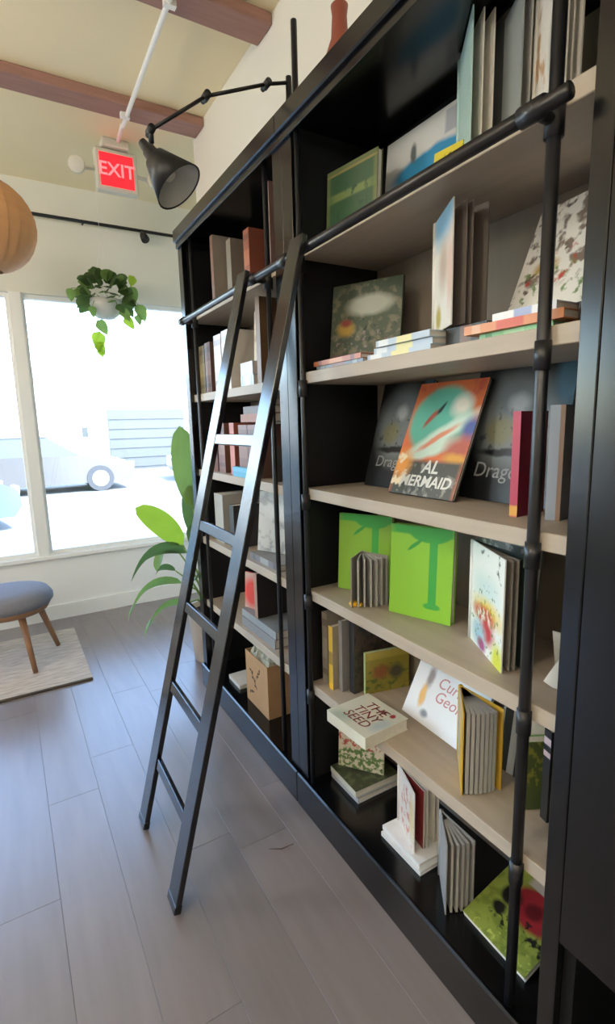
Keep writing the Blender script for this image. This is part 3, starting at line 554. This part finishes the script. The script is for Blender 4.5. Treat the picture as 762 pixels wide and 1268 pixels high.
# ------------------------------------------------------------------ exit sign, conduit, track, pendant
ex = thing('exit_sign', 'lit red exit sign with two emergency light heads hanging from the ceiling', 'sign', (.75, 3.4, ZC))
M_lens = mat('pale_plastic', '#cfccc0', .5, .4, .05, 20)
box('canopy', (-.075, -.05, -.045), (.075, .05, 0), M_lens, ex, .006)
box('housing', (-.118, -.028, -.275), (.118, .028, -.05), M_lens, ex, .008)
fc = box('face', (-.094, -.031, -.25), (.094, -.0285, -.075), glow('red_exit_glow', '#e8202c', 1.1), ex)
lettering('letters', 'EXIT', .10, glow('exit_letter_glow', '#ff7a80', 1.0), fc, (0, -.0318, -.163), bold=.0015)
for s in (-1, 1):
    h = lathe('lamp_head', [(0, 0), (.03, 0), (.044, .03), (.044, .05), (.04, .052), (0, .05)], M_lens, ex, 20)
    h.location = (s * .205, .02, -.16); h.rotation_euler = (math.radians(100), 0, s * .3)
    tube('lamp_arm', [(s * .116, 0, -.16), (s * .19, .015, -.16)], .012, M_lens, ex, 8)
cd = thing('conduit', 'white electrical conduit running under the beams to the exit sign', 'conduit', (.72, 2.4, 2.970))
tube('pipe', [(-.01, -3.0, 0), (.0, -.2, 0), (.015, .66, 0), (.02, .70, .008), (.025, .75, .038), (.03, .78, .040), (.04, .93, .040)], .011, M_white, cd, 10)
for y in (-.23, .585): box('clip', (-.018, y - .012, -.013), (.028, y + .012, .012), M_white, cd)
tk = thing('track_light', 'black rod with small spot head on the wall above the window', 'track light', (.4, 4.06, 2.80))
tube('track', [(-2.2, 0, 0), (1.3, 0, 0)], .011, M_iron, tk, 10)
for xx in (-2.0, -.9, .25, 1.2): tube('bracket', [(xx, 0, 0), (xx, .058, 0)], .007, M_iron, tk, 8)
tube('spot_head', [(.64, 0, -.01), (.645, -.03, -.04), (.65, -.06, -.075)], [.010, .026, .030], M_iron, tk, 14)
def pendant(label, loc):
    t = thing('pendant_lamp', label, 'lamp', loc)
    tube('cord', [(0, 0, .2), (0, 0, ZC - loc[2])], .004, M_iron, t, 6)
    lathe('ceiling_rose', [(0, 0), (.05, 0), (.05, -.02), (0, -.03)], M_iron, t, 16, (0, 0, ZC - loc[2]))
    M_ven = mat('wood_veneer', '#c99a6c', .6, .3, .12, 6, stretch=(1, 1, 5))
    prof = [(.21 * math.sin(math.pi * k / 14), -.21 * math.cos(math.pi * k / 14)) for k in range(1, 14)]
    n = 24
    for k in range(n):                      # overlapping veneer strips make the round shade
        bm = bmesh.new(); a = 2 * math.pi * k / n; half = math.pi / n * 1.18; rows = []
        for r, z in prof:
            rows.append([bm.verts.new(((r + off) * math.cos(a + s), (r + off) * math.sin(a + s), z)) for s, off in ((-half, -.002), (0, .001), (half, .003))])
        for p, q in zip(rows, rows[1:]):
            for j in range(2): bm.faces.new((p[j], p[j + 1], q[j + 1], q[j]))
        fin(bm, 'veneer_strip', M_ven, t, True)
    lathe('bulb', [(0, -.05), (.025, -.04), (.035, -.01), (.02, .03), (.014, .06), (0, .06)], mat('frosted_bulb', '#e9e2d2', .4), t, 14)
    return t
pendant('round wood veneer pendant lamp at the left border', (.05, 3.0, 2.35))

# ------------------------------------------------------------------ plants
M_leafd = mat('leaf_dark', '#55703f', .4, .5, .25, 8); M_leafm = mat('leaf_green', '#7b9a52', .4, .5, .2, 8); M_leafl = mat('leaf_lime', '#a3c43e', .4, .5, .15, 8); M_stem = mat('leaf_stem', '#7d9a4c', .5)
for m in (M_leafd, M_leafm, M_leafl):
    nt = m.node_tree; b = nt.nodes['Principled BSDF']; tr = nt.nodes.new('ShaderNodeBsdfTranslucent'); mx = nt.nodes.new('ShaderNodeMixShader'); mx.inputs[0].default_value = .45
    src = b.inputs['Base Color'].links[0].from_socket; nt.links.new(src, tr.inputs[0])
    out = [n for n in nt.nodes if n.type == 'OUTPUT_MATERIAL'][0]
    nt.links.new(b.outputs[0], mx.inputs[1]); nt.links.new(tr.outputs[0], mx.inputs[2]); nt.links.new(mx.outputs[0], out.inputs[0])
def bez(p, q, r, t): return p * (1 - t) ** 2 + q * 2 * t * (1 - t) + r * t * t
def leaf(name, base, mid, tip, width, side, m, parent, fold=.25, n=9, shape=1.0, pw=.7):
    base, mid, tip, side = map(Vector, (base, mid, tip, side)); side.normalize()
    bm = bmesh.new(); rows = []
    for i in range(n + 1):
        t = i / n; c = bez(base, mid, tip, t); tan = (bez(base, mid, tip, min(1, t + .02)) - bez(base, mid, tip, max(0, t - .02))).normalized()
        s = (side - tan * side.dot(tan)).normalized(); nn = tan.cross(s)
        w = width / 2 * (max(0, math.sin(math.pi * min(1, (t ** shape)))) ** pw) + .0006
        rows.append([bm.verts.new(c + s * w * k + nn * (abs(k) * w * fold + .0)) for k in (-1, -.5, 0, .5, 1)])
    for a, b in zip(rows, rows[1:]):
        for k in range(4): bm.faces.new((a[k], a[k + 1], b[k + 1], b[k]))
    o = fin(bm, name, m, parent, True)
    return o
pp = thing('potted_plant', 'leafy banana plant in a beige pot between bookcase and window', 'plant', (.98, 2.86, 0))
lathe('pot', [(0, 0), (.105, 0), (.112, .01), (.135, .30), (.14, .31), (.14, .325), (.128, .325), (.122, .29), (0, .28)], mat('beige_pot', '#b9ada0', .7, .3, .08, 10), pp, 28)
lathe('soil', [(.122, .292), (0, .305)], mat('dark_soil', '#2b241f', .95, .1, .3, 40, .5), pp, 24)
def pq(p): return Vector(p) - Vector((.98, 2.86, 0))
side_v = Vector((.95, -.3, 0))
PLN = [ # base, mid, tip, width, side, mat, fold, shape
 ((.905, 2.84, .93), (.88, 2.83, 1.17), (.845, 2.80, 1.40), .155, side_v, M_leafm, .25, 1.0),
 ((.82, 2.80, .735), (.70, 2.76, .90), (.565, 2.74, .985), .13, (.3, -.25, 1), M_leafl, .2, .9),
 ((.93, 2.90, .74), (.95, 2.88, .90), (.885, 2.84, 1.07), .15, side_v, M_leafd, .2, 1.0),
 ((.94, 2.76, .66), (.90, 2.74, .75), (.84, 2.72, .86), .11, side_v, M_leafd, .2, 1.0),
 ((.85, 2.82, .68), (.64, 2.78, .80), (.515, 2.76, .585), .10, (.35, -.5, .8), M_leafd, .35, .9),
 ((.80, 2.86, .70), (.70, 2.84, .74), (.67, 2.84, .60), .07, (.6, -.5, .5), M_leafm, .3, 1.0),
 ((.80, 2.80, .515), (.58, 2.76, .62), (.475, 2.74, .375), .075, (.35, -.5, .8), M_leafm, .35, .9),
 ((.80, 2.78, .40), (.64, 2.74, .46), (.55, 2.72, .275), .085, (.35, -.6, .75), M_leafm, .35, .9),
 ((.80, 2.92, .56), (.72, 2.92, .62), (.68, 2.90, .56), .05, (.3, -.5, .8), M_leafd, .3, 1.0),
 ((.90, 2.86, .50), (.88, 2.80, .56), (.84, 2.74, .52), .06, (.6, -.4, .5), M_leafd, .3, 1.0),
 ((1.0, 2.96, .80), (1.02, 3.1, 1.05), (1.0, 3.28, 1.0), .12, (1, 0, .1), M_leafm, .3, 1.0),
]
for b_, m_, t_, w_, s_, mm, fo, shp in PLN:
    lf = leaf('leaf', pq(b_), pq(m_), pq(t_), w_, s_, mm, pp, fo, 12, shp, .5)
    tube('stalk', [(0, 0, .29), tuple(Vector((0, 0, .29)).lerp(pq(b_), .5) + Vector((0, 0, .05))), tuple(pq(b_))], [.008, .006, .004], M_stem, lf, 6)

hp = thing('hanging_plant', 'trailing pothos in a pale hanging pot before the window', 'plant', (.71, 3.85, 2.13))
lathe('pot', [(0, 0), (.05, .002), (.085, .03), (.10, .075), (.105, .12), (.098, .12), (.09, .08), (0, .07)], mat('pale_grey_pot', '#c9cac4', .6, .4, .05, 10), hp, 24)
for k in range(3):
    a = k * 2.094 + .3; tube('hanger_cord', [(.10 * math.cos(a), .10 * math.sin(a), .12), (0, 0, .50)], .0012, M_white, hp, 5)
tube('hanger_cord', [(0, 0, .50), (0, 0, ZC - 2.13)], .0011, M_white, hp, 5)
rnd = random.Random(3)
def heart(c, d, size, nrm_, m, parent=hp):
    c = Vector(c); d = Vector(d).normalized(); leaf('leaf', c, c + d * size * .5 + Vector((0, 0, .02)), c + d * size - Vector((0, 0, size * .15)), size * .75, d.cross(Vector(nrm_)), m, parent, .2, 6, .75)
for k in range(84):
    a = rnd.uniform(0, 2 * math.pi); el = rnd.uniform(-.35, 1.35); r = .115
    c = (r * math.cos(a) * math.cos(el), r * math.sin(a) * math.cos(el), .12 + .13 * math.sin(el))
    d = (math.cos(a) * math.cos(el) + rnd.uniform(-.4, .4), math.sin(a) * math.cos(el) + rnd.uniform(-.4, .4), math.sin(el) * .6 + rnd.uniform(-.5, .3))
    heart(c, d, rnd.uniform(.065, .11), (rnd.uniform(-.3, .3), -1, .5), M_leafd if rnd.random() < .72 else M_leafm)
def vine(pts, sizes, ms):
    v = tube('vine', pts, .0025, M_stem, hp, 5)
    for p, s_, m in zip(pts[1:], sizes, ms):
        heart(p, (rnd.uniform(-.5, .7), -.2, rnd.uniform(-1, -.3)), s_, (0, -1, .1), m)
vine([(-.07, -.05, .12), (-.10, -.08, .06), (-.08, -.09, -.03), (-.07, -.09, -.10), (-.10, -.09, -.17), (-.09, -.09, -.21)], (.07, .10, .12, .09, .06), (M_leafm, M_leafm, M_leafl, M_leafl, M_leafl))
vine([(.08, -.04, .12), (.16, -.05, .16), (.20, -.06, .10), (.19, -.06, .03)], (.08, .11, .07), (M_leafm, M_leafm, M_leafm))
vine([(.09, .0, .15), (.17, -.02, .22), (.20, -.02, .29)], (.09, .08), (M_leafm, M_leafl))
vine([(.04, -.08, .12), (.07, -.11, .05), (.09, -.11, .0)], (.09, .09), (M_leafm, M_leafl))
vine([(-.09, 0, .14), (-.16, -.02, .18), (-.21, -.03, .17)], (.07, .08), (M_leafm, M_leafm))

# ------------------------------------------------------------------ stool and rug
rg = thing('rug', 'beige woven jute rug under the stool', 'rug', (-.75, 3.40, 0))
box('weave', (-1.05, -.43, 0), (1.05, .43, .012), mat('jute_weave', '#c2bab0', .95, .1, .55, 14, 1.0, stretch=(.8, 5, 1)), rg)
box('border', (-1.05, -.445, .0), (1.05, -.43, .011), mat('dark_rug_edge', '#4a443c', .9), rg)
M_oak = mat('stool_wood', '#8f6b50', .5, .4, .2, 8, stretch=(4, 4, 1))
st = thing('stool', 'round stool with blue-grey padded seat and splayed wooden legs on the rug', 'stool', (-.075, 3.45, .0155))
lathe('cushion', [(0, .355), (.235, .355), (.25, .375), (.25, .40), (.225, .435), (.15, .45), (0, .455)], mat('bluegrey_upholstery', '#7c7f8c', .9, .2, .1, 60, .1), st, 32)
lathe('seat_frame', [(0, .32), (.215, .32), (.235, .355), (0, .355)], M_oak, st, 32)
for k in range(4):
    a = math.radians(-68 + 90 * k)
    bm = bmesh.new(); tb(bm, [(.27 * math.cos(a), .27 * math.sin(a), 0), (.17 * math.cos(a), .17 * math.sin(a), .325)], [.014, .021], 10); fin(bm, 'leg', M_oak, st, True)
tw = tube('twig', [(.62, 1.37, .003), (.655, 1.345, .006), (.70, 1.345, .003)], [.001, .0022, .001], mat('dry_twig', '#5a4c40', .8), None, 6)
tag(tw, 'thin curled scrap lying on the floor before the bookcase', 'scrap')

# ------------------------------------------------------------------ the street
S(box('ground_outside', (-60, -30, -.5), (60, 60, -.16), mat('asphalt', '#8f8f8c', .9, .2, .1, 2)))
S(box('sidewalk', (-40, YF + .18, -.16), (60, 8.2, -.02), mat('concrete_walk', '#a8a59c', .9, .2, .12, 1.5)))
def car(label, loc, rz, col, L=4.4):
    t = thing('car', label, 'car', loc, rz)
    m = mat('car_paint_' + col.strip('#'), col, .35, .5, .03, 3, coat=.3); g = mat('car_glass', '#565e62', .15, .5, .05, 3); ty = mat('tyre_rubber', '#4e4f52', .9)
    def loft(name, prof, hw, hw_top, mm):
        bm = bmesh.new(); zs = [p[1] for p in prof]; z0, z1_ = min(zs), max(zs); sd = []
        for s in (-1, 1): sd.append([bm.verts.new((x, s * (hw + (hw_top - hw) * (z - z0) / (z1_ - z0)), z)) for x, z in prof])
        n = len(prof)
        for i in range(n): j = (i + 1) % n; bm.faces.new((sd[0][i], sd[0][j], sd[1][j], sd[1][i]))
        bm.faces.new(sd[0][::-1]); bm.faces.new(sd[1]); bmesh.ops.triangulate(bm, faces=[f for f in bm.faces if len(f.verts) > 4])
        return fin(bm, name, mm, t)
    h = L / 2
    loft('body', [(-h, .35), (-h + .08, .22), (h - .12, .22), (h, .38), (h - .02, .62), (h - .35, .80), (h - 1.15, .90), (-h + .9, .93), (-h + .25, .90), (-h, .78)], .88, .84, m)
    loft('cabin', [(h - 1.25, .89), (h - 1.95, 1.36), (h - 2.3, 1.42), (-h + 1.25, 1.40), (-h + .55, .92)], .80, .62, g)
    loft('roof', [(h - 1.95, 1.36), (h - 2.3, 1.435), (-h + 1.2, 1.415), (-h + 1.1, 1.36)], .66, .60, m)
    for sx in (h - .85, -h + .85):
        for sy in (-.80, .80):
            bm = bmesh.new(); tb(bm, [(sx, sy - .1, .32), (sx, sy + .1, .32)], .32, 20); w = fin(bm, 'wheel', ty, t)
            bm = bmesh.new(); tb(bm, [(sx, sy - .105, .32), (sx, sy + .105, .32)], .2, 14); fin(bm, 'hubcap', mat('hubcap_metal', '#b9bcbf', .4), w)
    for sy in (-.6, .6): box('headlight', (h - .05, sy - .16, .56), (h + .01, sy + .16, .68), mat('headlight_lens', '#e3e6e8', .2), t)
    return t
car('grey sedan parked across the street outside the window', (.75, 14.6, -.16), 0, '#5d5b5a', 4.3)
car('white car parked behind the grey sedan at the right', (6.4, 15.0, -.16), math.pi, '#8a8a88', 4.2)
car('pale blue car parked by the kerb at the left window', (-2.05, 9.7, -.16), math.pi / 2 * .12, '#5a7686', 4.2)
bd = thing('building', 'low pale building with a wide shutter bay across the street', 'building', (0, 20, -.16))
M_st = mat('pale_stucco', '#dcdad2', .9, .2, .05, 1)
box('wall', (-16, 0, 0), (22, 6, 3.3), M_st, bd); box('parapet', (-16.1, -.1, 3.3), (22.1, 6, 3.55), M_st, bd)
sb = box('shutter_bay', (3.4, -.06, 0), (6.2, 0, 2.2), mat('grey_shutter', '#626464', .7), bd)
for k in range(6): box('slat', (3.4, -.09, .1 + k * .35), (6.2, -.06, .36 + k * .35), mat('grey_shutter', '#626464', .7), sb)
for (a, b, c, d) in ((2.45, 2.75, 1.2, 1.65), (-3.5, -1.5, .9, 2.1), (-7, -5, .9, 2.1)):
    w_ = box('window', (a, -.04, c), (b, 0, d), M_white, bd); box('pane', (a + .05, -.05, c + .05), (b - .05, -.04, d - .05), mat('far_pane', '#3d474c', .2), w_)
